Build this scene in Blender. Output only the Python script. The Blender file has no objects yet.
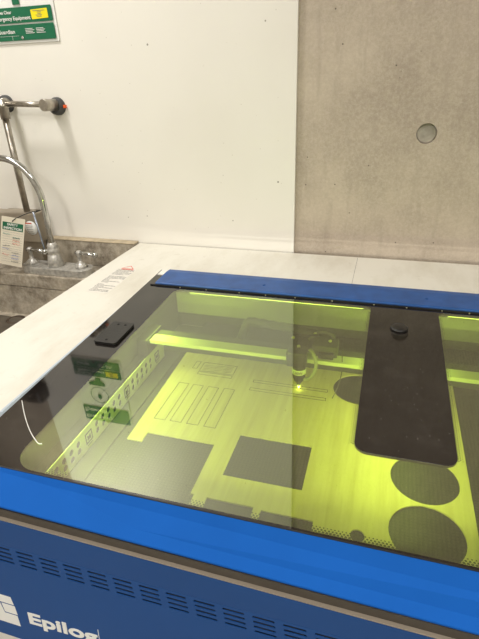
import bpy, bmesh, math, random
from mathutils import Vector, Matrix

# ------------------------------------------------------------------ camera
S = bpy.context.scene
COL = S.collection
cam_d = bpy.data.cameras.new('camera')
cam = bpy.data.objects.new('camera', cam_d); COL.objects.link(cam)
_r = Vector((0.95852828, 0.28308661, -0.03294693))
_u = Vector((-0.10071157, 0.4445966, 0.89005115))
_f = Vector((-0.26660965, 0.84982106, -0.45466851))
m = Matrix(((_r.x, _u.x, -_f.x, 0), (_r.y, _u.y, -_f.y, 0), (_r.z, _u.z, -_f.z, 1.55), (0, 0, 0, 1)))
cam.matrix_world = m
cam_d.sensor_width = 36; cam_d.lens = 485.4 / 639 * 36; cam_d.clip_start = 0.02
S.camera = cam

# ------------------------------------------------------------------ light and exposure
S.view_settings.view_transform = 'Standard'; S.view_settings.look = 'None'
S.view_settings.gamma = 1; S.view_settings.use_curve_mapping = False
S.view_settings.exposure = 0.33
w = bpy.data.worlds.new('world'); S.world = w; w.use_nodes = True
w.node_tree.nodes['Background'].inputs[0].default_value = (1, .95, .88, 1)
w.node_tree.nodes['Background'].inputs[1].default_value = 0.5

def area(name, loc, size, energy, col=(1, .965, .92), target=None, spread=180):
    d = bpy.data.lights.new(name, 'AREA'); d.shape = 'RECTANGLE'; d.size, d.size_y = size
    d.energy = energy; d.color = col; d.spread = math.radians(spread)
    o = bpy.data.objects.new(name, d); COL.objects.link(o); o.location = loc
    if target is not None:
        o.rotation_euler = (Vector(target) - Vector(loc)).to_track_quat('-Z', 'Y').to_euler()
    return o
area('ceiling_light', (-1.38, 1.02, 2.93), (0.22, 0.30), 19)
area('ceiling_light', (-1.3, -0.7, 2.93), (0.35, 1.2), 16)
area('ceiling_light', (1.2, -0.3, 2.93), (0.4, 1.2), 24)
area('ceiling_light', (-0.4, -1.6, 2.93), (2.0, 0.6), 36)

# ------------------------------------------------------------------ materials
def mat(name, col, rough=.5, metal=0, spec=.5, noise=None, bump=None, coat=0, emit=None):
    """noise=(scale, amount, detail[, colour2]); bump=(scale, strength)"""
    M = bpy.data.materials.new(name); M.use_nodes = True
    nt = M.node_tree; b = nt.nodes['Principled BSDF']
    b.inputs['Base Color'].default_value = (*col, 1); b.inputs['Roughness'].default_value = rough
    b.inputs['Metallic'].default_value = metal; b.inputs['Specular IOR Level'].default_value = spec
    b.inputs['Coat Weight'].default_value = coat
    if emit:
        b.inputs['Emission Color'].default_value = (*emit[0], 1); b.inputs['Emission Strength'].default_value = emit[1]
    tc = nt.nodes.new('ShaderNodeTexCoord')
    if noise:
        n = nt.nodes.new('ShaderNodeTexNoise'); n.inputs['Scale'].default_value = noise[0]; n.inputs['Detail'].default_value = noise[2]
        nt.links.new(tc.outputs['Object'], n.inputs['Vector'])
        r = nt.nodes.new('ShaderNodeValToRGB'); a = noise[1]
        c2 = noise[3] if len(noise) > 3 else tuple(c * (1 - a) for c in col)
        r.color_ramp.elements[0].position = .35; r.color_ramp.elements[1].position = .65
        r.color_ramp.elements[0].color = (*c2, 1); r.color_ramp.elements[1].color = (*col, 1)
        nt.links.new(n.outputs['Fac'], r.inputs['Fac']); nt.links.new(r.outputs['Color'], b.inputs['Base Color'])
    if bump:
        n2 = nt.nodes.new('ShaderNodeTexNoise'); n2.inputs['Scale'].default_value = bump[0]; n2.inputs['Detail'].default_value = 6
        nt.links.new(tc.outputs['Object'], n2.inputs['Vector'])
        bp = nt.nodes.new('ShaderNodeBump'); bp.inputs['Strength'].default_value = bump[1]; bp.inputs['Distance'].default_value = .002
        nt.links.new(n2.outputs['Fac'], bp.inputs['Height']); nt.links.new(bp.outputs['Normal'], b.inputs['Normal'])
    return M

def mixnode(nt, a, b_, fac, blend='MIX'):
    x = nt.nodes.new('ShaderNodeMix'); x.data_type = 'RGBA'; x.blend_type = blend
    for sock, v in ((x.inputs[6], a), (x.inputs[7], b_), (x.inputs[0], fac)):
        if isinstance(v, (int, float)): sock.default_value = v
        elif isinstance(v, tuple): sock.default_value = (*v, 1)
        else: nt.links.new(v, sock)
    return x.outputs[2]
def ramp(nt, src, stops):
    r = nt.nodes.new('ShaderNodeValToRGB'); e = r.color_ramp.elements
    while len(e) < len(stops): e.new(.5)
    for k, (p, c) in enumerate(stops):
        e[k].position = p; e[k].color = (c, c, c, 1) if isinstance(c, (int, float)) else (*c, 1)
    nt.links.new(src, r.inputs['Fac']); return r.outputs['Color']
def noise_out(nt, scale, detail=4, vec=None, rough=.5, mapping=None):
    tc = nt.nodes.new('ShaderNodeTexCoord'); v = tc.outputs['Object']
    if mapping:
        mp = nt.nodes.new('ShaderNodeMapping'); mp.inputs['Scale'].default_value = mapping; nt.links.new(v, mp.inputs['Vector']); v = mp.outputs['Vector']
    n = nt.nodes.new('ShaderNodeTexNoise'); n.inputs['Scale'].default_value = scale; n.inputs['Detail'].default_value = detail; n.inputs['Roughness'].default_value = rough
    nt.links.new(v, n.inputs['Vector']); return n.outputs['Fac']
def voro_out(nt, scale, mapping=None, out='Distance', rand=1.0):
    tc = nt.nodes.new('ShaderNodeTexCoord'); v = tc.outputs['Object']
    if mapping:
        mp = nt.nodes.new('ShaderNodeMapping'); mp.inputs['Scale'].default_value = mapping; nt.links.new(v, mp.inputs['Vector']); v = mp.outputs['Vector']
    n = nt.nodes.new('ShaderNodeTexVoronoi'); n.inputs['Scale'].default_value = scale; n.inputs['Randomness'].default_value = rand
    nt.links.new(v, n.inputs['Vector']); return n.outputs[out]

def concrete(name, base, dark, light, rough=.8, grain=130, big=2.4):
    M = bpy.data.materials.new(name); M.use_nodes = True; nt = M.node_tree; b = nt.nodes['Principled BSDF']
    b.inputs['Roughness'].default_value = rough
    c = mixnode(nt, dark, base, ramp(nt, noise_out(nt, big, 8, rough=.65), [(.36, 0), (.6, 1)]))
    c = mixnode(nt, c, light, ramp(nt, noise_out(nt, grain, 8, rough=.8), [(.42, 0), (.68, .5)]))
    c = mixnode(nt, c, dark, ramp(nt, noise_out(nt, 22, 10, rough=.8), [(.5, 0), (.78, .55)]))
    c = mixnode(nt, c, dark, ramp(nt, noise_out(nt, 9, 6, mapping=(4, 4, .6)), [(.52, 0), (.75, .5)]))
    c = mixnode(nt, c, (.06, .05, .045), ramp(nt, voro_out(nt, 22), [(.035, .8), (.06, 0)]))
    nt.links.new(c, b.inputs['Base Color'])
    bp = nt.nodes.new('ShaderNodeBump'); bp.inputs['Strength'].default_value = .25; bp.inputs['Distance'].default_value = .002
    nt.links.new(noise_out(nt, 90, 8), bp.inputs['Height']); nt.links.new(bp.outputs['Normal'], b.inputs['Normal'])
    return M

M_conc = concrete('cast_concrete', (.50, .425, .335), (.36, .30, .235), (.64, .57, .47))
M_sink = concrete('stained_stone', (.43, .375, .29), (.13, .105, .075), (.80, .74, .62), .4, 45, 7)
M_sinkcap = mat('stone_cap', (.52, .43, .29), .5, noise=(40, .3, 6))
M_panel = bpy.data.materials.new('painted_panel'); M_panel.use_nodes = True
nt = M_panel.node_tree; b = nt.nodes['Principled BSDF']; b.inputs['Roughness'].default_value = .5; b.inputs['Specular IOR Level'].default_value = .3
c = mixnode(nt, (.80, .77, .70), (.84, .815, .745), ramp(nt, noise_out(nt, 1.5, 3), [(.4, 0), (.6, 1)]))
c = mixnode(nt, c, (.22, .19, .15), ramp(nt, voro_out(nt, 13), [(.032, .9), (.05, 0)]))
c = mixnode(nt, c, (.5, .46, .38), ramp(nt, voro_out(nt, 31), [(.03, .6), (.06, 0)]))
nt.links.new(c, b.inputs['Base Color'])
M_white = bpy.data.materials.new('worn_white_enamel'); M_white.use_nodes = True
nt = M_white.node_tree; b = nt.nodes['Principled BSDF']; b.inputs['Roughness'].default_value = .42
c = mixnode(nt, (.76, .74, .66), (.62, .585, .49), ramp(nt, noise_out(nt, 5, 8, rough=.65, mapping=(1.6, .6, 1)), [(.45, 0), (.75, 1)]))
c = mixnode(nt, c, (.50, .45, .35), ramp(nt, noise_out(nt, 38, 8, rough=.7), [(.60, 0), (.8, .8)]))
nt.links.new(c, b.inputs['Base Color'])
M_whitep = mat('white_plain', (.78, .76, .70), .45)
M_wallp = mat('room_paint', (.72, .69, .62), .8)
M_floor = mat('floor_vinyl', (.34, .32, .29), .4, noise=(6, .2, 5))
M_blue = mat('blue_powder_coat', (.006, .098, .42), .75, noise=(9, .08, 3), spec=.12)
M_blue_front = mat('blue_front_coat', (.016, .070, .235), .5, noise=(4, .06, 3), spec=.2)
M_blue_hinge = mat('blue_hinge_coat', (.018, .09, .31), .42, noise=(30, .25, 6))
M_trim = mat('brown_grey_trim', (.075, .062, .047), .5, noise=(30, .15, 4))
M_trimlip = mat('trim_lip', (.26, .22, .17), .4)
M_black = mat('black_rubber', (.012, .012, .012), .55)
M_void = mat('dark_interior', (.008, .008, .008), .9)
M_blackglass = mat('black_printed_glass', (.010, .008, .007), .045)
nt = M_blackglass.node_tree; b = nt.nodes['Principled BSDF']; b.inputs['IOR'].default_value = 1.72
c = mixnode(nt, (.010, .008, .007), (.22, .2, .17), ramp(nt, voro_out(nt, 75), [(.035, .8), (.07, 0)]))
c = mixnode(nt, c, (.035, .03, .026), ramp(nt, noise_out(nt, 14, 8, rough=.7), [(.5, 0), (.8, 1)]))
nt.links.new(c, b.inputs['Base Color'])
M_matte = mat('black_plastic', (.014, .013, .012), .35, bump=(300, .3))
M_int = mat('interior_dark_grey', (.07, .07, .065), .6, noise=(12, .3, 5))
M_intlight = mat('pale_interior_lit_band', (.50, .50, .46), .45, noise=(8, .15, 4))
M_beam = mat('anodised_beam', (.72, .72, .66), .4)
M_steel = mat('brushed_steel', (.50, .46, .40), .32, 1, noise=(60, .3, 4))
M_chrome = mat('chrome', (.62, .62, .60), .14, 1, noise=(40, .25, 5))
M_dirtychrome = mat('limescaled_chrome', (.62, .60, .55), .35, .45, noise=(70, .35, 8), bump=(150, .5))
M_rubber = mat('grey_rubber', (.055, .055, .055), .6)
M_orange = mat('orange_rubber', (.85, .12, .02), .5)
M_green = mat('sign_green', (.008, .135, .062), .4)
M_signw = mat('sign_white', (.80, .80, .76), .4)
M_yellow = mat('sticker_yellow', (.85, .72, .01), .5)
M_ink = mat('black_ink', (.03, .03, .03), .6)
M_inkgrey = mat('grey_ink', (.22, .21, .2), .6)
M_red = mat('red_ink', (.65, .08, .04), .6)
M_teal = mat('teal_ink', (.03, .3, .25), .6)
M_blueink = mat('blue_ink', (.05, .12, .5), .6)
M_paper = mat('cream_paper', (.80, .74, .60), .7)
M_boxbeige = mat('beige_plastic', (.34, .29, .22), .5, noise=(20, .2, 5))
M_burn = mat('laser_scorch', (.06, .035, .015), .9)
M_brass = mat('small_bright_metal', (.8, .75, .5), .3, .8)
M_led = mat('led_diffuser', (.9, .9, .9), .5, emit=((1, .98, .86), 6))
M_spark = mat('laser_spark', (1, 1, 1), .5, emit=((1, .98, .8), 25))
M_rust = mat('rusty_drain', (.075, .05, .03), .6, noise=(60, .5, 5))
M_water = mat('wet_residue', (.13, .11, .085), .2, noise=(10, .4, 5))

# plywood
M_ply = bpy.data.materials.new('birch_plywood'); M_ply.use_nodes = True
nt = M_ply.node_tree; b = nt.nodes['Principled BSDF']; b.inputs['Roughness'].default_value = .65
c = mixnode(nt, (.76, .63, .42), (.62, .49, .30), ramp(nt, noise_out(nt, 3, 8, rough=.6, mapping=(26, 1.5, 1)), [(.4, 0), (.7, 1)]))
c = mixnode(nt, c, (.55, .42, .25), ramp(nt, noise_out(nt, 2.2, 4, mapping=(3, 1, 1)), [(.5, 0), (.8, .7)]))
nt.links.new(c, b.inputs['Base Color'])
# honeycomb
M_honey = bpy.data.materials.new('honeycomb_bed'); M_honey.use_nodes = True
nt = M_honey.node_tree; b = nt.nodes['Principled BSDF']; b.inputs['Roughness'].default_value = .5; b.inputs['Metallic'].default_value = .3
c = ramp(nt, voro_out(nt, 140, mapping=(1, 1.15, 0), rand=.1), [(.28, (.045, .045, .04)), (.40, (.008, .008, .007))])
c = mixnode(nt, c, (.5, .5, .45), ramp(nt, voro_out(nt, 60), [(.03, .8), (.06, 0)]))
nt.links.new(c, b.inputs['Base Color'])
# laser safety window: yellow-green tint + surface reflection
M_glass = bpy.data.materials.new('laser_safety_glass'); M_glass.use_nodes = True
nt = M_glass.node_tree; nt.nodes.remove(nt.nodes['Principled BSDF']); out = nt.nodes['Material Output']
tr = nt.nodes.new('ShaderNodeBsdfTransparent'); tr.inputs[0].default_value = (.62, .93, .10, 1)
gl = nt.nodes.new('ShaderNodeBsdfGlossy'); gl.inputs['Roughness'].default_value = .02; gl.inputs[0].default_value = (.96, 1, .78, 1)
df = nt.nodes.new('ShaderNodeBsdfDiffuse'); df.inputs[0].default_value = (.55, .56, .48, 1)
mx0 = nt.nodes.new('ShaderNodeMixShader'); mx0.inputs[0].default_value = .02
nt.links.new(tr.outputs[0], mx0.inputs[1]); nt.links.new(df.outputs[0], mx0.inputs[2])
fr = nt.nodes.new('ShaderNodeFresnel'); fr.inputs[0].default_value = 3.1
mx = nt.nodes.new('ShaderNodeMixShader')
nt.links.new(fr.outputs[0], mx.inputs[0]); nt.links.new(mx0.outputs[0], mx.inputs[1]); nt.links.new(gl.outputs[0], mx.inputs[2])
nt.links.new(mx.outputs[0], out.inputs[0])
M_clear = bpy.data.materials.new('glass_lower_face'); M_clear.use_nodes = True
nt = M_clear.node_tree; nt.nodes.remove(nt.nodes['Principled BSDF']); out = nt.nodes['Material Output']
tr = nt.nodes.new('ShaderNodeBsdfTransparent'); tr.inputs[0].default_value = (1, 1, 1, 1); nt.links.new(tr.outputs[0], out.inputs[0])

# ------------------------------------------------------------------ helpers
class MB:
    def __init__(s): s.bm = bmesh.new()
    def box(s, x0, x1, y0, y1, z0, z1, bev=0, rot=None):
        r = bmesh.ops.create_cube(s.bm, size=1); vs = r['verts']
        for v in vs: v.co = Vector(((x0 + x1) / 2 + v.co.x * (x1 - x0), (y0 + y1) / 2 + v.co.y * (y1 - y0), (z0 + z1) / 2 + v.co.z * (z1 - z0)))
        if rot is not None:
            c = Vector(((x0 + x1) / 2, (y0 + y1) / 2, (z0 + z1) / 2))
            for v in vs: v.co = c + rot @ (v.co - c)
        if bev:
            es = list({e for v in vs for e in v.link_edges})
            bmesh.ops.bevel(s.bm, geom=es, offset=bev, segments=2, affect='EDGES', profile=.5)
        return s
    def lathe(s, prof, base, axis=(0, 0, 1), n=28):
        """prof: list of (radius, distance along the axis)"""
        ax = Vector(axis).normalized(); q = ax.to_track_quat('Z', 'Y'); base = Vector(base); rings = []
        for (r, h) in prof:
            rings.append([s.bm.verts.new(base + q @ Vector((r * math.cos(a), r * math.sin(a), h))) for a in [2 * math.pi * k / n for k in range(n)]])
        for A, B in zip(rings, rings[1:]):
            for k in range(n): s.bm.faces.new((A[k], A[(k + 1) % n], B[(k + 1) % n], B[k])).smooth = True
        s.bm.faces.new(list(reversed(rings[0]))); s.bm.faces.new(rings[-1])
        return s
    def tube(s, pts, r, n=14, smooth_steps=0):
        pts = [Vector(p) for p in pts]
        if smooth_steps:
            P = []
            for i in range(len(pts) - 1):
                p0 = pts[max(i - 1, 0)]; p1 = pts[i]; p2 = pts[i + 1]; p3 = pts[min(i + 2, len(pts) - 1)]
                for k in range(smooth_steps):
                    t = k / smooth_steps
                    P.append(.5 * ((2 * p1) + (-p0 + p2) * t + (2 * p0 - 5 * p1 + 4 * p2 - p3) * t * t + (-p0 + 3 * p1 - 3 * p2 + p3) * t ** 3))
            P.append(pts[-1]); pts = P
        rings = []; up = None
        for i, p in enumerate(pts):
            d = (pts[min(i + 1, len(pts) - 1)] - pts[max(i - 1, 0)]).normalized()
            if up is None: up = d.orthogonal().normalized()
            up = (up - d * up.dot(d)).normalized(); sd = d.cross(up); rr = r[i] if isinstance(r, (list, tuple)) else r
            rings.append([s.bm.verts.new(p + rr * (up * math.cos(a) + sd * math.sin(a))) for a in [2 * math.pi * k / n for k in range(n)]])
        for A, B in zip(rings, rings[1:]):
            for k in range(n): s.bm.faces.new((A[k], A[(k + 1) % n], B[(k + 1) % n], B[k])).smooth = True
        s.bm.faces.new(list(reversed(rings[0]))); s.bm.faces.new(rings[-1])
        return s
    def prism_x(s, prof, x0, x1):
        """closed (y,z) profile swept along x"""
        A = [s.bm.verts.new((x0, y, z)) for y, z in prof]; B = [s.bm.verts.new((x1, y, z)) for y, z in prof]; n = len(prof)
        for k in range(n): s.bm.faces.new((A[k], A[(k + 1) % n], B[(k + 1) % n], B[k]))
        s.bm.faces.new(list(reversed(A))); s.bm.faces.new(B); return s
    def skew(s):
        # the rolled lower edge of the front hangs a little lower towards the right
        for v in s.bm.verts:
            k = 1 if v.co.z > .5 else min(1, max(0, -v.co.z / .036))
            v.co.z -= k * .028 * (max(-.75, min(.75, v.co.x)) + .13)
        return s
    def build(s, name, m, parent=None, loc=None):
        bmesh.ops.recalc_face_normals(s.bm, faces=s.bm.faces)
        me = bpy.data.meshes.new(name); s.bm.to_mesh(me); s.bm.free()
        return link(name, me, m, parent, loc)
def link(name, me, m, parent=None, loc=None):
    for x in (m if isinstance(m, (list, tuple)) else [m]): me.materials.append(x)
    o = bpy.data.objects.new(name, me); COL.objects.link(o)
    if parent: o.parent = parent
    if loc: o.location = loc
    return o
def tag(o, label, cat, group=None):
    o['label'] = label; o['category'] = cat
    if group: o['group'] = group
    return o
def struct(o): o['kind'] = 'structure'; return o
def empty(name, loc):
    o = bpy.data.objects.new(name, None); COL.objects.link(o); o.location = loc; o.empty_display_size = .05
    return o
def bevel_mod(o, w=.002, seg=2):
    b = o.modifiers.new('bevel', 'BEVEL'); b.width = w; b.segments = seg; b.limit_method = 'ANGLE'; b.angle_limit = math.radians(40); return o

def curve_mesh(name, polys, h, extra=None):
    """filled 2-D outline with holes, extruded h, top face at local z=0"""
    cu = bpy.data.curves.new(name, 'CURVE'); cu.dimensions = '2D'; cu.fill_mode = 'BOTH'; cu.extrude = h / 2
    for P in polys:
        sp = cu.splines.new('POLY'); sp.points.add(len(P) - 1); sp.use_cyclic_u = True
        for k, (x, y) in enumerate(P): sp.points[k].co = (x, y, 0, 1)
    o = bpy.data.objects.new(name, cu); COL.objects.link(o); bpy.context.view_layer.update()
    me = bpy.data.meshes.new_from_object(o.evaluated_get(bpy.context.evaluated_depsgraph_get()))
    bpy.data.objects.remove(o); bpy.data.curves.remove(cu)
    for v in me.vertices: v.co.z -= h / 2
    bm = bmesh.new(); bm.from_mesh(me); bmesh.ops.remove_doubles(bm, verts=bm.verts, dist=1e-5)
    bmesh.ops.recalc_face_normals(bm, faces=bm.faces); bm.to_mesh(me); bm.free()
    for p in me.polygons: p.use_smooth = False
    me.materials.clear(); me.name = name
    return me
def xf(me, M): me.transform(M); return me
WALLM = Matrix(((1, 0, 0, 0), (0, 0, -1, 0), (0, 1, 0, 0), (0, 0, 0, 1)))     # plan (x,y) -> (x, ., z), top faces -Y
def on_wall(me, y): return xf(me, Matrix.Translation((0, y, 0)) @ WALLM)
def rounded(pts, n=6):
    """pts: (x, y, radius)"""
    out = []; N = len(pts)
    for i, (x, y, r) in enumerate(pts):
        p = Vector((x, y)); a = Vector(pts[i - 1][:2]) - p; b_ = Vector(pts[(i + 1) % N][:2]) - p
        if r <= 0: out.append((x, y)); continue
        ua, ub = a.normalized(), b_.normalized(); half = ua.angle(ub) / 2; d = r / math.tan(half)
        c = p + (ua + ub).normalized() * (r / math.sin(half)); s = p + ua * d - c; e = p + ub * d - c
        a0 = math.atan2(s.y, s.x); a1 = math.atan2(e.y, e.x); da = (a1 - a0 + math.pi) % (2 * math.pi) - math.pi
        for k in range(n + 1): out.append((c.x + r * math.cos(a0 + da * k / n), c.y + r * math.sin(a0 + da * k / n)))
    return out
def rect(x0, y0, x1, y1, r=0): return rounded([(x0, y0, r), (x1, y0, r), (x1, y1, r), (x0, y1, r)])
def disc(x, y, r, n=28, ry=None): ry = ry or r; return [(x + r * math.cos(2 * math.pi * k / n), y + ry * math.sin(2 * math.pi * k / n)) for k in range(n)]
def text_mesh(s, x, y, w, h, depth=.0008, bold=0.0, shear=0.0):
    """text fitted to a box whose lower left corner is x, y"""
    cu = bpy.data.curves.new('lettering', 'FONT'); cu.body = s; cu.extrude = .02; cu.offset = bold; cu.shear = shear
    o = bpy.data.objects.new('lettering', cu); COL.objects.link(o); bpy.context.view_layer.update()
    me = bpy.data.meshes.new_from_object(o.evaluated_get(bpy.context.evaluated_depsgraph_get()))
    bpy.data.objects.remove(o); bpy.data.curves.remove(cu); me.materials.clear()
    xs = [v.co.x for v in me.vertices]; ys = [v.co.y for v in me.vertices]; x0, x1, y0, y1 = min(xs), max(xs), min(ys), max(ys)
    for v in me.vertices:
        v.co = Vector((x + (v.co.x - x0) / (x1 - x0) * w, y + (v.co.y - y0) / (y1 - y0) * h, v.co.z / .04 * depth))
    return me
def join_meshes(name, mes):
    bm = bmesh.new()
    for me in mes: bm.from_mesh(me)
    r = bpy.data.meshes.new(name); bm.to_mesh(r); bm.free()
    return r
random.seed(4)

# ------------------------------------------------------------------ room
WY = 1.60
x0, x1, y0, y1 = -3.2, 2.6, -3.0, WY + .02
struct(MB().box(x0, x1, y0, y1 + .2, -.06, 0).build('floor', M_floor))
struct(MB().box(x0, x1, y0, y1 + .2, 3.0, 3.06).build('ceiling', M_wallp))
struct(MB().box(x0 - .06, x0, y0, y1 + .2, 0, 3.0).build('wall_left', M_wallp))
struct(MB().box(x1, x1 + .06, y0, y1 + .2, 0, 3.0).build('wall_right', M_wallp))
struct(MB().box(x0, x1, y0 - .06, y0, 0, 3.0).build('wall_front', M_wallp))
# concrete wall with one round tie hole
HX, HZ, HR = .092, 1.369, .029
me = curve_mesh('wall_back', [[(x0, 0), (x1, 0), (x1, 3), (x0, 3)], disc(HX, HZ, HR, 40)], .04)
wall = struct(link('wall_back', on_wall(me, WY + .012), M_conc))
# plug at the bottom of the tie hole
bm_ = MB(); bm_.lathe([(HR - .0005, 0), (HR - .0005, .004), (HR - .006, .0045), (HR - .008, .003)], (HX, WY + .030, HZ), (0, -1, 0), 36)
t = tag(bm_.build('tie_hole_plug', mat('mortar', (.46, .42, .36), .85, noise=(60, .25, 6))), 'round grey mortar plug recessed in the bare concrete wall', 'plug')
# white wall panel in front of the concrete
struct(bevel_mod(MB().box(-1.56, -.2945, WY, WY + .0115, 0, 3.0).build('wall_back_panel', M_panel), .0015))

# ------------------------------------------------------------------ laser cutter
LC = empty('laser_cutter', (0, .44, 0))
tag(LC, 'large laser cutter with blue front, white body and yellow-green tinted lid window', 'laser cutter')
INV = Matrix.Translation((0, -.44, 0))
def part(name, obj_or_me, m=None, parent=LC):
    me = obj_or_me; xf(me, INV)
    return link(name, me, m, parent)
def P(mb, name, m, parent=LC):
    for v in mb.bm.verts: v.co.y -= .44
    return mb.build(name, m, parent)
BX0, BX1 = -.897, 1.03
OX0, OX1, OY1 = -.672, .81, 1.335
ZT = .98
me = curve_mesh('body', [rounded([(-.911, .432, .003), (BX1, .432, .003), (BX1, 1.596, .003), (-.889, 1.596, .003)]), [(OX0, .444), (OX1, .444), (OX1, OY1), (OX0, OY1)]], .90)
xf(me, Matrix.Translation((0, 0, ZT)))
body = bevel_mod(part('body', me, M_white), .004, 3); body['label'] = 'white enamelled body surround'
P(MB().box(-.0755, -.0745, 1.3365, 1.594, ZT - .0002, ZT + .0003), 'seam', M_inkgrey, body)
P(MB().box(BX0 + .02, BX1 - .02, .44, 1.57, .06, .085), 'base_plate', M_black)
for sx in (BX0 + .12, BX1 - .12):
    for sy in (.52, 1.48):
        P(MB().lathe([(.035, 0), (.035, .03), (.012, .032), (.012, .062)], (sx, sy, 0)), 'foot', M_black)
P(MB().box(OX0 - .0045, OX0 + .0005, .446, OY1, ZT - .02, ZT + .0015, .0006), 'recess_edge', mat('bevel_highlight_blue', (.50, .56, .62), .4), body)  # pale blue strip paints the highlight along the white bevel
P(MB().box(OX0 - .0045, OX1, OY1 - .0005, OY1 + .005, ZT - .02, ZT + .0025, .0006), 'recess_edge', M_whitep, body)
# cavity liner
me = curve_mesh('inner_frame', [[(OX0 + .001, .445), (OX1 - .001, .445), (OX1 - .001, OY1 - .001), (OX0 + .001, OY1 - .001)], rect(-.585, .475, .725, 1.24, .01)], .12)
part('inner_frame', xf(me, Matrix.Translation((0, 0, .968))), M_int)
P(MB().box(-.497, .60, .48, 1.236, .849, .8672, 0), 'honeycomb_bed', M_honey)
P(MB().box(-.584, .724, .476, 1.238, .835, .8485), 'inner_floor', M_int)
# upper edge of the lid recess: rubber seal
me = curve_mesh('lid_seal', [rect(-.625, .452, .757, 1.262, .01), rect(-.60, .463, .735, 1.248, .01)], .006)
part('lid_seal', xf(me, Matrix.Translation((0, 0, .974))), M_black)
P(MB().box(-.58, .72, 1.222, 1.234, .90, .966), 'rear_panel', M_intlight)  # paler than the liner: the lit band of the rear wall is in its colour
P(MB().box(-.555, .70, 1.05, 1.07, .868, .900), 'rear_rail', M_int)
# perforated side plate with two rows of holes
holes = []
cols = [.534 + .0245 * k for k in range(5)] + [.702 + .0245 * k for k in range(5)] + [.866 + .0245 * k for k in range(5)]
plate = [[(.49, .852), (1.045, .852), (1.045, .905), (.49, .905)]]
for k, yy in enumerate(cols):
    plate.append(disc(yy, .8865, .0072, 18)); plate.append(disc(yy - .001, .8690, .0072, 18))
me = curve_mesh('side_plate', plate, .002)
SIDEM = Matrix(((0, 0, 1, -.55), (1, 0, 0, 0), (0, 1, 0, 0), (0, 0, 0, 1)))
sp = part('side_plate', xf(me, SIDEM), M_beam)
P(MB().box(-.580, -.560, .49, 1.045, .862, .904), 'side_duct', M_void)
for yy in (.667, .833, 1.0):
    mm = [curve_mesh('i', [rect(yy - .0125, .866, yy + .0125, .8915), rect(yy - .0095, .869, yy + .0095, .8885)], .0006),
          curve_mesh('i', [[(yy - .006, .8725), (yy + .006, .8725), (yy + .006, .885), (yy, .880), (yy - .006, .885)]], .0006),
          curve_mesh('i', [rect(yy - .009, .8605, yy + .009, .8620)], .0006)]
    part('warning_mark', xf(join_meshes('m', mm), Matrix.Translation((.0008, 0, 0)) @ SIDEM), M_ink, sp)
P(MB().box(-.503, -.4975, .49, 1.045, .849, .871), 'bed_edge_rail', M_int)
P(MB().box(.60, .603, .49, 1.2, .862, .905), 'right_plate', M_intlight)
# gantry beam
P(MB().box(-.565, .70, .965, .999, .9375, .9475, .001), 'gantry_beam', M_beam)
P(MB().box(-.565, .70, .9985, 1.030, .915, .944, .001), 'gantry_rail', M_int)
P(MB().box(-.575, -.545, .95, 1.04, .91, .953, .003), 'beam_bracket', M_matte)
P(MB().box(.69, .715, .95, 1.04, .91, .953, .003), 'beam_bracket', M_matte)
# cable chain behind the beam: a row of links bent in an arc
cc = MB(); pts = []
for k in range(26):
    a = k / 25
    if a < .35: pts.append(Vector((-.345 + .0 * a, 1.10, .90 + .0 * a)) + Vector((.02 * (a / .35), .02 * a, .055 * (a / .35))))
    else: pts.append(Vector((-.325 + .22 * ((a - .35) / .65), 1.11 - .03 * (a - .35), .955 - .012 * ((a - .35) / .65) ** 2)))
cc.tube(pts, [.010 if k % 2 else .0125 for k in range(26)], 8)
P(cc, 'cable_chain', mat('grey_chain', (.055, .055, .05), .6))
# laser head
LH = P(MB().box(-.186, -.140, .935, .964, .940, .978, .004).box(-.176, -.15, .962, .99, .945, .965, .002), 'laser_head', M_matte)
P(MB().lathe([(.0035, 0), (.0055, .006), (.011, .012), (.0155, .024), (.0155, .056)], (-.157, .950, .886), (0, 0, 1), 24), 'focus_barrel', M_matte, LH)
P(MB().lathe([(.0162, 0), (.0162, .013)], (-.157, .950, .9195), (0, 0, 1), 28), 'barrel_label', M_signw, LH)
lt = text_mesh('130W', -.168, .9222, .022, .007, .0006, .02)
for v in lt.vertices:       # wrap round the barrel
    a = v.co.x / .0163; v.co = Vector((-.157 + .0166 * math.sin((v.co.x + .157) / .0163), .950 - (.0166 + v.co.z) * math.cos((v.co.x + .157) / .0163), v.co.y))
part('label_lettering', lt, M_ink, LH)
P(MB().lathe([(.0022, 0), (.0022, .006)], (-.157, .950, .880), (0, 0, 1), 12), 'nozzle', M_brass, LH)
P(MB().tube([(-.150, .948, .908), (-.138, .945, .906), (-.126, .945, .918), (-.118, .948, .942), (-.124, .955, .966), (-.136, .965, .975)], .0042, 10, 6), 'air_hose', mat('clear_hose', (.30, .30, .25), .3), LH)
car = P(MB().box(-.135, -.075, .985, 1.028, .945, .976, .003).box(-.128, -.088, 1.03, 1.075, .925, .965, .004), 'carriage', M_int)
P(MB().box(-.118, -.082, .972, .9845, .949, .962, .002), 'carriage_block', M_matte, car)
for k, (a, bb_, c_) in enumerate([(-.185, 1.02, .972), (-.135, 1.045, .975), (-.095, 1.01, .979), (-.165, .985, .97)]):
    P(MB().lathe([(.004, 0), (.004, .004), (.002, .006)], (a, bb_, c_ - .004), (0, 0, 1), 8), 'screw', M_brass, car)
P(MB().tube([(-.20, 1.09, .945), (-.19, 1.05, .968), (-.165, 1.03, .974), (-.14, 1.04, .972), (-.12, 1.03, .980)], .003, 8, 6), 'cable', M_void, car)
P(MB().tube([(-.15, 1.04, .958), (-.13, 1.055, .972), (-.10, 1.05, .974), (-.085, 1.03, .968)], .0035, 8, 6), 'cable', M_inkgrey, car)
P(MB().tube([(-.065, .99, .97), (-.06, .96, .93), (-.066, .935, .90), (-.075, .925, .876)], .0010, 6, 5), 'cable', M_int, car)
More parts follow.
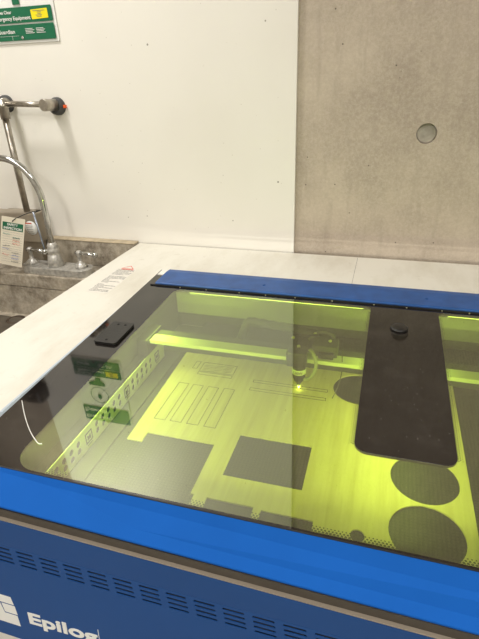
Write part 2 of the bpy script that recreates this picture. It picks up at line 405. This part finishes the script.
P(MB().lathe([(.0006, 0), (.0016, .003), (.0030, .006), (.0016, .009), (.0005, .013)], (-.157, .951, .8735), (0, 0, 1), 10), 'laser_spark', M_spark)

# lid: local frame = Empty tilted one degree, u along x, v up the slope
TILT = math.radians(1.4)
LIDM = Matrix.Translation((0, .44735 - .44, 1.0)) @ Matrix.Rotation(TILT, 4, 'X')
WU0, WU1, WV0, WV1 = -.540, .674, .005, .692
SB0, SB1, SBV = -.0115, .1455, .172
win = rounded([(WU0, WV0, .045), (WU1, WV0, .045), (WU1, WV1, .03), (SB1, WV1, .018), (SB1, SBV, -1), (SB0, SBV, -1), (SB0, WV1, .018), (WU0, WV1, .03)], 8)
# the bar's lower corners are convex on the bar side
win = rounded([(WU0, WV0, .045), (WU1, WV0, .045), (WU1, WV1, .03), (SB1, WV1, .018), (SB1, SBV, .022), (SB0, SBV, .022), (SB0, WV1, .018), (WU0, WV1, .03)], 8)
me = curve_mesh('lid', [[(-.638, 0), (.772, 0), (.772, .812), (-.638, .812)], win], .005)
lid = link('lid', me, M_blackglass, LC); lid.matrix_local = LIDM
glass_me = curve_mesh('window_glass', [win], .004)
glass = link('window_glass', glass_me, [M_glass, M_clear], lid)
for p in glass_me.polygons: p.material_index = 0 if p.normal.z > .5 else 1
glass.location.z = -.0002; glass['label'] = 'yellow-green tinted window around the black bar'
# dotted print fading into the window along its edge
dots = MB()
def dot(x, y, r):
    vs = [dots.bm.verts.new((x + r * math.cos(a), y + r * math.sin(a), -.0046)) for a in [2 * math.pi * k / 6 for k in range(6)]]
    dots.bm.faces.new(vs)
n = 0
x = WU0 + .05
while x < WU1 - .05:
    for row in range(4):
        dot(x + (.0025 if row % 2 else 0), WV0 + .0022 + row * .0036, (.0024, .0021, .0017, .0012)[row])
    x += .0050
for sx, sg in ((WU0, 1), (SB0, -1), (SB1, 1), (WU1, -1)):
    y = (.055 if sx in (WU0, WU1) else SBV + .02)
    while y < WV1 - .02:
        for row in range(3): dot(sx + sg * (.0015 + row * .0034), y + (.0025 if row % 2 else 0), (.0020, .0016, .0010)[row])
        y += .0050
dp = dots.build('dotted_print', M_ink, lid)
# thin inner gasket line of the glazing
gk = curve_mesh('gasket', [rect(WU0 - .004, WV0 + .0, SB0 + .003, WV1 + .004, .03), rect(WU0 + .0, WV0 + .004, SB0 - .001, WV1, .03)], .003)
# front blue rail, rolled downwards
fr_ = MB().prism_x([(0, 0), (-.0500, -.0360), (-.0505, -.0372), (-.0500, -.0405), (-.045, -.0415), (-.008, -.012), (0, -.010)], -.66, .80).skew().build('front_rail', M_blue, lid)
bevel_mod(fr_, .0015); fr_['label'] = 'bright blue sloping front edge of the lid'
MB().box(-.638, .772, -.0008, .0012, -.0006, .0006).build('glass_edge_strip', M_black, lid)
# hinge cover strip at the rear
hc = MB().prism_x([(.703, .0005), (.703, .0065), (.708, .0085), (.783, .0085), (.806, .006), (.812, .0005)], -.608, .745).build('hinge_cover', M_blue_hinge, lid); bevel_mod(hc, .001)
MB().box(-.622, .76, .700, .7028, .0002, .0035).build('hinge_seal', M_black, lid)
MB().box(-.632, -.612, .770, .808, .0003, .003).build('hinge_bracket', M_whitep, lid)
for uu in (-.30, .12, .5):
    MB().lathe([(.004, 0), (.004, .0012), (.002, .0018)], (uu, .745, .0084), (0, 0, 1), 10).build('hinge_screw', M_blue_front, lid)
for uu in [-.52 + .083 * k + random.uniform(-.02, .02) for k in range(14)]:
    MB().lathe([(.0022, 0), (.0016, .0015)], (uu, .7005, .0005), (0, 0, 1), 8).build('seal_clip', M_brass, lid)
# latch pad: slim black plastic block with screws
pme = curve_mesh('latch_pad', [rect(-.610, .376, -.553, .472, .008)], .006)
lp = link('latch_pad', xf(pme, Matrix.Translation((0, 0, .0064))), M_matte, lid); bevel_mod(lp, .0018)
for (a, b_) in ((-.582, .388), (-.590, .459), (-.572, .459)):
    MB().lathe([(.0032, 0), (.0032, .0006), (.0018, .0008)], (a, b_, .0063), (0, 0, 1), 12).build('pad_screw', M_void, lp)
# rubber bumper on the black bar
MB().lathe([(.0195, .0002), (.0195, .003), (.0175, .0052), (.010, .0066), (.002, .0072)], (.056, .590, 0), (0, 0, 1), 32).build('bumper', M_matte, lid)
# pale bars painting the bright rear rim line; lights under the lid follow
rim_l = MB().box(-.50, -.03, .694, .702, -.016, -.0105).build('pale_rim_strip', M_intlight, lid)
rim_r = MB().box(.17, .65, .694, .702, -.016, -.0105).build('pale_rim_strip', M_intlight, lid)
def lid_light(name, u, v, z, sx, sy, e, rx=0, ry=0):
    d = bpy.data.lights.new(name, 'AREA'); d.shape = 'RECTANGLE'; d.size = sx; d.size_y = sy; d.energy = e; d.color = (1, .98, .88)
    o = bpy.data.objects.new(name, d); COL.objects.link(o); o.parent = LC
    o.matrix_local = LIDM @ Matrix.Translation((u, v, z)) @ Matrix.Rotation(ry, 4, 'Y') @ Matrix.Rotation(rx, 4, 'X'); return o
lid_light('under_lid_light', .067, .42, -.010, .12, .44, .7)
lid_light('under_lid_light', .05, .700, -.012, 1.2, .012, .5, rx=math.radians(-20))
lid_light('under_lid_light', .05, .003, -.022, 1.2, .012, 3.9, rx=math.radians(38))  # added fill, no lamp seen here: evens the light over the bed
lid_light('under_lid_light', -.550, .35, -.014, .012, .60, .9, ry=math.radians(-38))  # added fill to brighten the left of the bed, no lamp seen here

# front trim bar and blue front
P(MB().box(BX0 + .01, BX1 - .01, .402, .4315, .925, .9500, .001).skew(), 'front_trim', M_trim)
P(MB().box(BX0 + .01, BX1 - .01, .3965, .4315, .9325, .9347, .0006).skew(), 'trim_lip', M_trimlip)
P(MB().box(BX0 + .01, BX1 - .01, .4035, .4315, .9502, .9600).skew(), 'front_seal', M_void)
ZF, ZB, YF = .881, .655, .396          # fold line and lower edge of the front panel
def lean(me, off=0.0):                 # the panel below the fold leans out by a few degrees
    for v in me.vertices: v.co.y += -(ZF - v.co.z) * .09 - off
    return me
sh = MB().box(BX0 + .004, BX1 - .004, YF, .4315, ZF + .0005, .9320)
for v in sh.bm.verts:
    if v.co.z > .9: v.co.z -= .028 * (max(-.75, min(.75, v.co.x)) + .13)
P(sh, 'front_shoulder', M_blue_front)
slots = [[(BX0 + .004, ZB), (BX1 - .004, ZB), (BX1 - .004, ZF), (BX0 + .004, ZF)]]
gxs = [-.8665 + .0438 * k for k in range(42)]
for gx in gxs:
    for r_ in range(4):
        zz = .8735 - .0093 * r_
        slots.append(rect(gx + .0012 * r_, zz - .0024, gx + .0325 + .0012 * r_, zz + .0024, .0022))
me = curve_mesh('front_panel', slots, .0016)
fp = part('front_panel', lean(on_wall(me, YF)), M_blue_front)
lv = MB()
for gx in gxs:
    for r_ in range(4):
        zz = .8735 - .0093 * r_
        lv.box(gx + .001, gx + .029, YF + .003, YF + .007, zz - .0002, zz + .0012)
for v in lv.bm.verts: v.co.y -= (ZF - v.co.z) * .09
P(lv, 'vent_louvres', M_trim, fp)
P(MB().prism_x([(.406, ZF), (.4315, ZF), (.4315, ZB + .001), (.389, ZB + .001)], BX0 + .006, BX1 - .006), 'panel_backing', M_void)
P(MB().prism_x([(.3757, ZB - .0003), (.3777, ZB - .006), (.4315, ZB - .010), (.4315, ZB - .0003)], BX0 + .004, BX1 - .004), 'panel_underside', M_blue)
P(MB().box(BX0 + .01, BX1 - .01, .4298, .4318, .10, .643), 'lower_door', M_whitep)
P(MB().box(-.600, -.597, .4285, .4297, .10, .642), 'door_gap', M_ink)
# logo and lettering
LS = 1.022
def q_(pts): return [(x * LS, 1.55 - (1.55 - z) * LS) for x, z in pts]
ex0, ex1 = -.606, -.5335
logo = [curve_mesh('e', [q_([(ex0, .7585), (-.5365, .7585), (-.5395, .7765), (ex0, .7765)])], .0008),
        curve_mesh('e', [q_([(-.5595, .7355), (ex1, .7355), (-.5355, .7560), (-.5625, .7560)])], .0008),
        curve_mesh('e', [q_([(ex0, .7080), (-.5330, .7080), (-.5345, .7330), (-.5605, .7330), (-.5655, .7560), (ex0, .7560)])], .0008)]
part('logo', lean(on_wall(join_meshes('logo', logo), YF), .0002), M_signw, fp)
lt = text_mesh('Epilog', -.5215, .6985, .136, .036, .0008, .028)
for v in lt.vertices: v.co.y += (v.co.x + .5215) * .035
part('brand_lettering', lean(on_wall(lt, YF), .0005), M_signw, fp)
part('divider_line', lean(on_wall(curve_mesh('l', [rect(-.3835, .694, -.3823, .745)], .0006), YF), .0002), M_signw, fp)

# warning sticker on the white side
st = curve_mesh('warning_sticker', [rounded([(-.836, 1.14, .003), (-.762, 1.14, .003), (-.768, 1.33, .003), (-.800, 1.368, .003), (-.836, 1.352, .003)])], .0003)
stk = part('warning_sticker', xf(st, Matrix.Translation((0, 0, ZT + .0004))), mat('worn_sticker', (.80, .77, .70), .4, noise=(60, .12, 4)))
ln = MB()
for k in range(22):
    yy = 1.150 + k * .0083; xx = -.832 + random.uniform(0, .003)
    if k in (7, 15): continue
    while xx < -.770:
        wl = random.uniform(.003, .011); 
        ln.box(xx, min(xx + wl, -.768), yy, yy + .0034, ZT + .0004, ZT + .0006); xx += wl + .0016
        if random.random() < .06: break
P(ln, 'sticker_print', M_inkgrey, stk)
tri = join_meshes('t', [curve_mesh('t', [[(-.826, 1.336), (-.778, 1.336), (-.802, 1.364)], [(-.820, 1.3395), (-.784, 1.3395), (-.802, 1.360)]], .0002),
                        curve_mesh('t', [rect(-.820, 1.328, -.776, 1.3325)], .0002)])
part('sticker_triangle', xf(tri, Matrix.Translation((0, 0, ZT + .0006))), M_red, stk)

# ------------------------------------------------------------------ plywood sheet on the bed
outer = [(-.474, .690), (-.440, .690), (-.440, .719), (-.289, .719), (-.289, .584), (-.282, .584), (-.282, .49), (.197, .49), (.193, 1.075), (-.485, 1.075)]
ph = [outer, [(-.247, .642), (-.095, .642), (-.095, .761), (-.246, .761)], [(-.257, .500), (-.170, .500), (-.170, .583), (-.257, .583)],
      [(-.156, .500), (-.065, .500), (-.065, .580), (-.156, .580)],
      disc(.118, .7255, .0605, 48), disc(.117, .600, .0605, 48), disc(-.018, .985, .0605, 48), disc(.0085, .570, .012, 24), disc(.12, .86, .055, 40)]
me = curve_mesh('plywood_sheet', ph, .003)
ply = link('plywood_sheet', xf(me, Matrix.Translation((0, 0, .8705))), M_ply)
tag(ply, 'pale plywood sheet with round and square cut-outs lying on the laser cutter bed', 'plywood')
def outline(x0_, y0_, x1_, y1_, wd=.0012): return [rect(x0_, y0_, x1_, y1_), rect(x0_ + wd, y0_ + wd, x1_ - wd, y1_ - wd)]
for r4 in ((-.448, .765, -.421, .910), (-.410, .766, -.383, .910), (-.371, .766, -.344, .910), (-.331, .766, -.304, .912),
           (-.440, .978, -.427, 1.013), (-.418, .970, -.327, 1.012), (-.418, .955, -.327, .967), (-.271, .919, -.089, .930), (-.271, .953, -.089, .964)):
    link('cut_line', xf(curve_mesh('cut_line', outline(*r4), .0003), Matrix.Translation((0, 0, .8709))), M_burn, ply)
zg = MB()
for k in range(5): zg.box(-.412, -.335, .975 + k * .0065, .9758 + k * .0065, .8706, .8709, rot=Matrix.Rotation(.12, 3, 'Z'))
zg.build('engraving', M_burn, ply)
# ------------------------------------------------------------------ sink
SX0, SX1, SY0 = -2.1, -.912, .93
SZ = .885
sink = empty('sink', (-1.5, 1.3, 0)); tag(sink, 'stained grey stone sink with low backsplash beside the laser cutter', 'sink')
SI = Matrix.Translation((1.5, -1.3, 0))
def SP(mb, name, m, parent=sink):
    for v in mb.bm.verts: v.co += Vector((1.5, -1.3, 0))
    return mb.build(name, m, parent)
me = curve_mesh('sink_top', [[(SX0, SY0), (SX1, SY0), (SX1, 1.5975), (SX0, 1.5975)], rect(-1.85, 1.00, -.965, 1.425, .035)], .055)
top = link('sink_top', xf(me, SI @ Matrix.Translation((0, 0, SZ))), M_sink, sink); bevel_mod(top, .006, 3)
me = curve_mesh('basin', [rect(-1.87, .98, -.945, 1.445, .045), rect(-1.85, 1.0, -.965, 1.425, .035)], .14)
bs = link('basin', xf(me, SI @ Matrix.Translation((0, 0, SZ - .0555))), M_sink, sink)
SP(MB().box(-1.87, -.945, .98, 1.445, .680, .709, .003), 'basin_floor', M_sink)
SP(MB().box(SX0, -.892, 1.562, 1.5975, SZ + .0005, .984, .003), 'backsplash', M_sink)
SP(MB().box(SX0, -.892, 1.560, 1.5975, .9845, .9885, .0015), 'backsplash_cap', M_sinkcap)
SP(MB().lathe([(.036, 0), (.036, .0015), (.026, .002), (.022, -.001)], (-1.355, 1.375, .7093), (0, 0, 1), 30), 'drain', M_rust)
me = curve_mesh('water_stain', [rounded([(-1.52, 1.21, .03), (-1.30, 1.17, .03), (-1.16, 1.26, .03), (-1.22, 1.36, .03), (-1.33, 1.392, .03), (-1.55, 1.40, .03)])], .0008)
link('water_stain', xf(me, SI @ Matrix.Translation((0, 0, .7102))), M_water, sink)
SP(MB().box(SX0 + .03, SX1 - .03, .96, 1.58, .02, .668), 'cabinet', M_whitep)

# faucet
FX, FY = -1.19, 1.475
fc = empty('faucet', (FX, FY, SZ)); tag(fc, 'chrome gooseneck faucet with two handles standing on the stone sink', 'faucet')
def FP(mb, name, m, parent=fc):
    for v in mb.bm.verts: v.co -= Vector((FX, FY, SZ))
    return mb.build(name, m, parent)
me = curve_mesh('faucet_base', [rect(-1.335, 1.435, -1.035, 1.515, .04)], .026)
fb = link('faucet_base', xf(me, Matrix.Translation((-FX, -FY, .0265))), M_dirtychrome, fc); bevel_mod(fb, .005, 3)
FP(MB().lathe([(.030, 0), (.028, .022), (.023, .046), (.019, .050), (.0235, .056), (.0235, .066), (.018, .074), (.020, .080), (.0155, .088), (.013, .092)], (FX, FY, SZ + .0265), (0, 0, 1), 30), 'spout_base', M_dirtychrome)
gp = [(FX, FY, SZ + .10), (FX + .002, FY, 1.08), (FX, FY, 1.17), (FX - .014, FY - .004, 1.225), (FX - .040, FY - .008, 1.268), (FX - .075, FY - .012, 1.295), (FX - .12, FY - .018, 1.308), (FX - .165, FY - .022, 1.298), (FX - .205, FY - .028, 1.268), (FX - .232, FY - .03, 1.22), (FX - .24, FY - .032, 1.17)]
FP(MB().tube(gp, .0115, 18, 8), 'gooseneck_spout', M_chrome)
for hx in (-1.083, -1.300):
    h = FP(MB().lathe([(.024, 0), (.023, .008), (.015, .016), (.008, .020), (.0075, .046), (.011, .048), (.011, .060), (.007, .064)], (hx, FY + .005, SZ + .0268), (0, 0, 1), 24), 'tap_handle', M_dirtychrome)
    sgn = 1
    FP(MB().tube([(hx - .012, FY + .005, SZ + .082), (hx + .03 * sgn, FY, SZ + .084), (hx + .075 * sgn, FY - .01, SZ + .083)], [.0075, .006, .0085], 12), 'lever', M_chrome, h)
    FP(MB().lathe([(.0, 0), (.010, .002), (.010, .012), (.004, .016)], (hx + .072 * sgn, FY - .009, SZ + .083), (1, -.1, 0), 12), 'lever_tip', M_chrome, h)

# ------------------------------------------------------------------ wall pipework with rubber mounts
PY = 1.535
pw = empty('wall_pipe', (-1.315, PY, 1.10)); tag(pw, 'bent stainless steel pipe standing off the white wall above the sink', 'pipe')
def PP(mb, name, m, parent=pw):
    for v in mb.bm.verts: v.co -= Vector((-1.315, PY, 1.10))
    return mb.build(name, m, parent)
PP(MB().tube([(-1.318, PY, 1.10), (-1.318, PY, 1.445)], .0115, 20), 'upright_tube', M_steel)
PP(MB().tube([(-1.30, PY, 1.477), (-1.145, PY, 1.472)], .0095, 18), 'arm_tube', M_steel)
PP(MB().lathe([(.0165, 0), (.0165, .035), (.019, .036), (.019, .05), (.0165, .051), (.0165, .062)], (-1.316, PY, 1.428), (0, 0, 1), 22), 'elbow', M_steel)
PP(MB().lathe([(.0175, 0), (.0175, .052), (.015, .054)], (-1.345, PY + .052, 1.478), (.6, -1, 0), 22), 'wall_stub', M_steel)
PP(MB().lathe([(.0195, 0), (.0195, .060), (.0180, .062)], (-1.136, PY + .045, 1.468), (-.05, -1, .05), 26), 'end_cap', M_steel)
for mx_, mz_ in ((-1.350, 1.476), (-1.138, 1.465)):
    mo = PP(MB().lathe([(.029, 0), (.029, .010), (.026, .013), (.026, .022), (.021, .026)], (mx_, WY - .0005, mz_ - .002), (0, -1, 0), 32), 'rubber_mount', M_rubber)
    for a in (-.1, 3.2):
        mb_ = MB(); mb_.box(mx_ + .025 * math.cos(a) - .007, mx_ + .025 * math.cos(a) + .011, WY - .012, WY - .003, mz_ + .03 * math.sin(a) - .005, mz_ + .03 * math.sin(a) + .005, .001)
        PP(mb_, 'orange_tab', M_orange, mo)

# beige box under the pipe
bxo = MB().box(-1.47, -1.262, 1.505, 1.558, .987, 1.100, .004)
box = bxo.build('valve_box', M_boxbeige)
tag(box, 'beige box on the sink deck behind the paper tag', 'box')
box2 = MB().box(-1.455, -1.275, 1.558, 1.599, 1.000, 1.092, .003).build('box_back', M_boxbeige, box)
MB().box(-1.44, -1.28, 1.52, 1.556, SZ + .001, .9875, .003).build('box_foot', M_boxbeige, box)
MB().tube([(-1.262, 1.500, 1.108), (-1.248, 1.500, .965)], .0035, 10).build('edge_highlight_rod', mat('blue_grey_highlight', (.42, .47, .56), .25, .5), box)  # thin bluish rod stands in for the highlight along the box edge
rl = MB().lathe([(.0, 0), (.027, .0002), (.027, .0008), (.0, .001)], (-1.290, 1.5045, 1.045), (0, -1, 0), 32).build('round_label', M_signw, box)
MB().box(-1.312, -1.284, 1.5030, 1.5034, 1.061, 1.065).build('red_print', M_red, rl)
bm_ = MB()
for k in range(5): bm_.box(-1.315 + .002 * k, -1.281 - .003 * (k % 2), 1.5030, 1.5034, 1.052 - .007 * k, 1.0535 - .007 * k)
bm_.build('fine_print', M_inkgrey, rl)

# inspection tag on a black zip tie
TL = Vector((-1.335, 1.42, 1.113)); TR = Vector((-1.236, 1.42, 1.103))
ux = (TR - TL).normalized(); uz = Vector((-.0, 0, 0)) + Vector((-ux.z * -1, 0, 0))
down = Vector((-.36, 0.0, -1)).normalized(); tw = (TR - TL).length; th = .200
nrm = ux.cross(-down).normalized()
TM = Matrix((( ux.x, -down.x, nrm.x, TL.x), (ux.y, -down.y, nrm.y, TL.y), (ux.z, -down.z, nrm.z, TL.z), (0, 0, 0, 1)))
def TP(me, name, m, parent): return link(name, xf(me, TM), m, parent)
tg = link('inspection_tag', xf(curve_mesh('inspection_tag', [rect(0, -th, tw, 0, .003), disc(tw * .5, -.012, .003, 12)], .0006), TM), M_paper)
tag(tg, 'cream paper inspection tag with green heading hanging over the sink', 'tag')
T1 = Matrix.Translation((0, 0, .0006))
TP(xf(curve_mesh('green_header', [rect(.006, -.052, tw - .006, -.021)], .0003), T1), 'green_header', M_green, tg)
TP(xf(join_meshes('h', [text_mesh('SAFETY', .026, -.034, .046, .010, .0003, .03), text_mesh('INSPECTION', .012, -.049, .076, .010, .0003, .03)]), Matrix.Translation((0, 0, .0008))), 'header_lettering', M_signw, tg)
lines = []
for k in range(14): lines.append(curve_mesh('l', [rect(.006, -.0605 - k * .0095, tw - .006, -.0600 - k * .0095)], .0002))
TP(xf(join_meshes('l', lines), T1), 'ruled_lines', M_inkgrey, tg)
for q, (ink, rows) in enumerate(((M_teal, [(0, 0), (1, 1)]), (M_red, [(2, 1), (7, 0), (3, 1)]), (M_ink, [(1, 1), (4, 0), (6, 1), (9, 1)]), (M_blueink, [(7, 1), (8, 1), (5, 0)]))):
    for rr_, cc_ in rows:
        xx = .010 + cc_ * .042; yy = -.068 - rr_ * .0125; wv = []
        for k in range(14): wv.append((xx + k * .0024, yy + random.uniform(-.0032, .0032), .0012))
        sc = MB(); sc.tube(wv, .00055, 5)
        me = bpy.data.meshes.new('s'); sc.bm.to_mesh(me); sc.bm.free()
        TP(me, 'handwriting', ink, tg)
hp = TM @ Vector((tw * .5, -.012, .001))
z_ = MB().tube([hp + Vector((-.004, 0, -.004)), hp + Vector((.01, -.002, .006)), Vector((-1.245, 1.45, 1.118)), Vector((-1.225, 1.497, 1.118)), Vector((-1.258, 1.503, 1.106))], .0016, 8, 6).build('zip_tie', M_black)
tag(z_, 'thin black zip tie holding the paper tag to the box', 'zip tie')

# ------------------------------------------------------------------ safety sign on the wall
sg = link('safety_sign', on_wall(curve_mesh('safety_sign', [rect(-1.348, 1.659, -1.084, 2.045, .006)], .003), WY - .004), M_signw)
tag(sg, 'white and green emergency eyewash sign screwed to the white wall', 'sign')
SYy = WY - .0072
def SG(polys, name, m): return link(name, on_wall(curve_mesh(name, polys, .0006), SYy), m, sg)
SG([rect(-1.342, 1.667, -1.093, 1.712, .004)], 'green_band', M_green)
SG([rect(-1.342, 1.717, -1.093, 1.761, .004)], 'green_band', M_green)
SG([rect(-1.342, 1.948, -1.093, 2.038, .005)], 'green_band', M_green)
SG([disc(-1.232, 1.872, .048, 40), disc(-1.232, 1.872, .0455, 40)], 'green_ring', M_green)
SG([[(-1.240, 1.868), (-1.225, 1.868), (-1.220, 1.885), (-1.232, 1.900), (-1.244, 1.885)]], 'water_drop', M_green)
SG([rounded([(-1.236, 1.768, 0), (-1.209, 1.768, 0), (-1.209, 1.785, .004), (-1.190, 1.800, .006), (-1.190, 1.815, .006), (-1.275, 1.815, .006), (-1.275, 1.800, .006), (-1.236, 1.785, .004)])], 'green_bowl', M_green)
def ST(items, name, m, y=SYy - .001): return link(name, on_wall(join_meshes(name, [text_mesh(*i) for i in items]), y), m, sg)
ST([('Keep Area Clear', -1.336, 1.7405, .090, .0125, .0005, .012), ('Emergency Equipment', -1.318, 1.7215, .142, .0145, .0005, .012)], 'band_lettering', M_signw)
ST([('Guardian', -1.316, 1.6875, .068, .0115, .0005, .012)], 'maker_lettering', M_signw)
ST([('Emergency', -1.334, 1.998, .150, .028, .0005, .012), ('Eyewash', -1.334, 1.956, .120, .030, .0005, .012)], 'title_lettering', M_signw)
fine = MB()
for k in range(4):
    for xa in (-1.205, -1.163):
        fine.box(xa, xa + .028 + .006 * (k % 2), 0, .0005, 1.6985 - k * .0042, 1.7000 - k * .0042)
fine.box(-1.312, -1.235, 0, .0005, 1.6800, 1.6806); fine.box(-1.262, -1.2612, 0, .0005, 1.668, 1.680)
f_ = fine.build('fine_print', M_signw, sg); f_.location = (0, SYy - .001, 0)
yl = link('yellow_sticker', xf(curve_mesh('yellow_sticker', [rect(-.0315, -.0135, .0315, .0135, .002)], .0004), Matrix.Translation((-1.140, SYy - .0009, 1.7385)) @ WALLM @ Matrix.Rotation(.03, 4, 'Z')), M_yellow, sg)
yp = MB()
for k, (a, b_) in enumerate(((-.024, .022), (-.008, .008), (-.006, .006), (-.014, .010), (-.010, .007))):
    yp.box(-1.140 + a, -1.140 + b_, SYy - .0017, SYy - .0013, 1.7470 - k * .0042, 1.7482 - k * .0042)
yp.build('sticker_print', M_inkgrey, yl)
for bx_, bz_ in ((-1.222, 1.675), (-1.222, 2.041 - .004)):
    MB().lathe([(.0055, 0), (.0055, .0015), (.003, .003)], (bx_, SYy - .0002, bz_), (0, -1, 0), 16).build('screw', M_chrome, sg)

# unseen dark block added for its reflection in the lid; white line modelled as thread
blk = MB().box(-1.675, -1.530, 1.53, WY + .011, 1.85, 1.945, .02).build('reflected_block', M_matte)
tag(blk, 'unseen dark block added for its reflection in the black lid edge', 'block')
thread = [(-.6295, .1536), (-.6037, .1263), (-.5777, .1011), (-.5532, .0801), (-.5316, .0649), (-.5218, .0598), (-.5167, .0611)]
cd = MB().tube([LIDM @ Vector((a, b_, .0010)) + Vector((0, .44, 0)) for a, b_ in thread], .0008, 8, 5).build('white_thread', M_signw)
tag(cd, 'thin white thread lying across the black corner of the lid', 'thread')
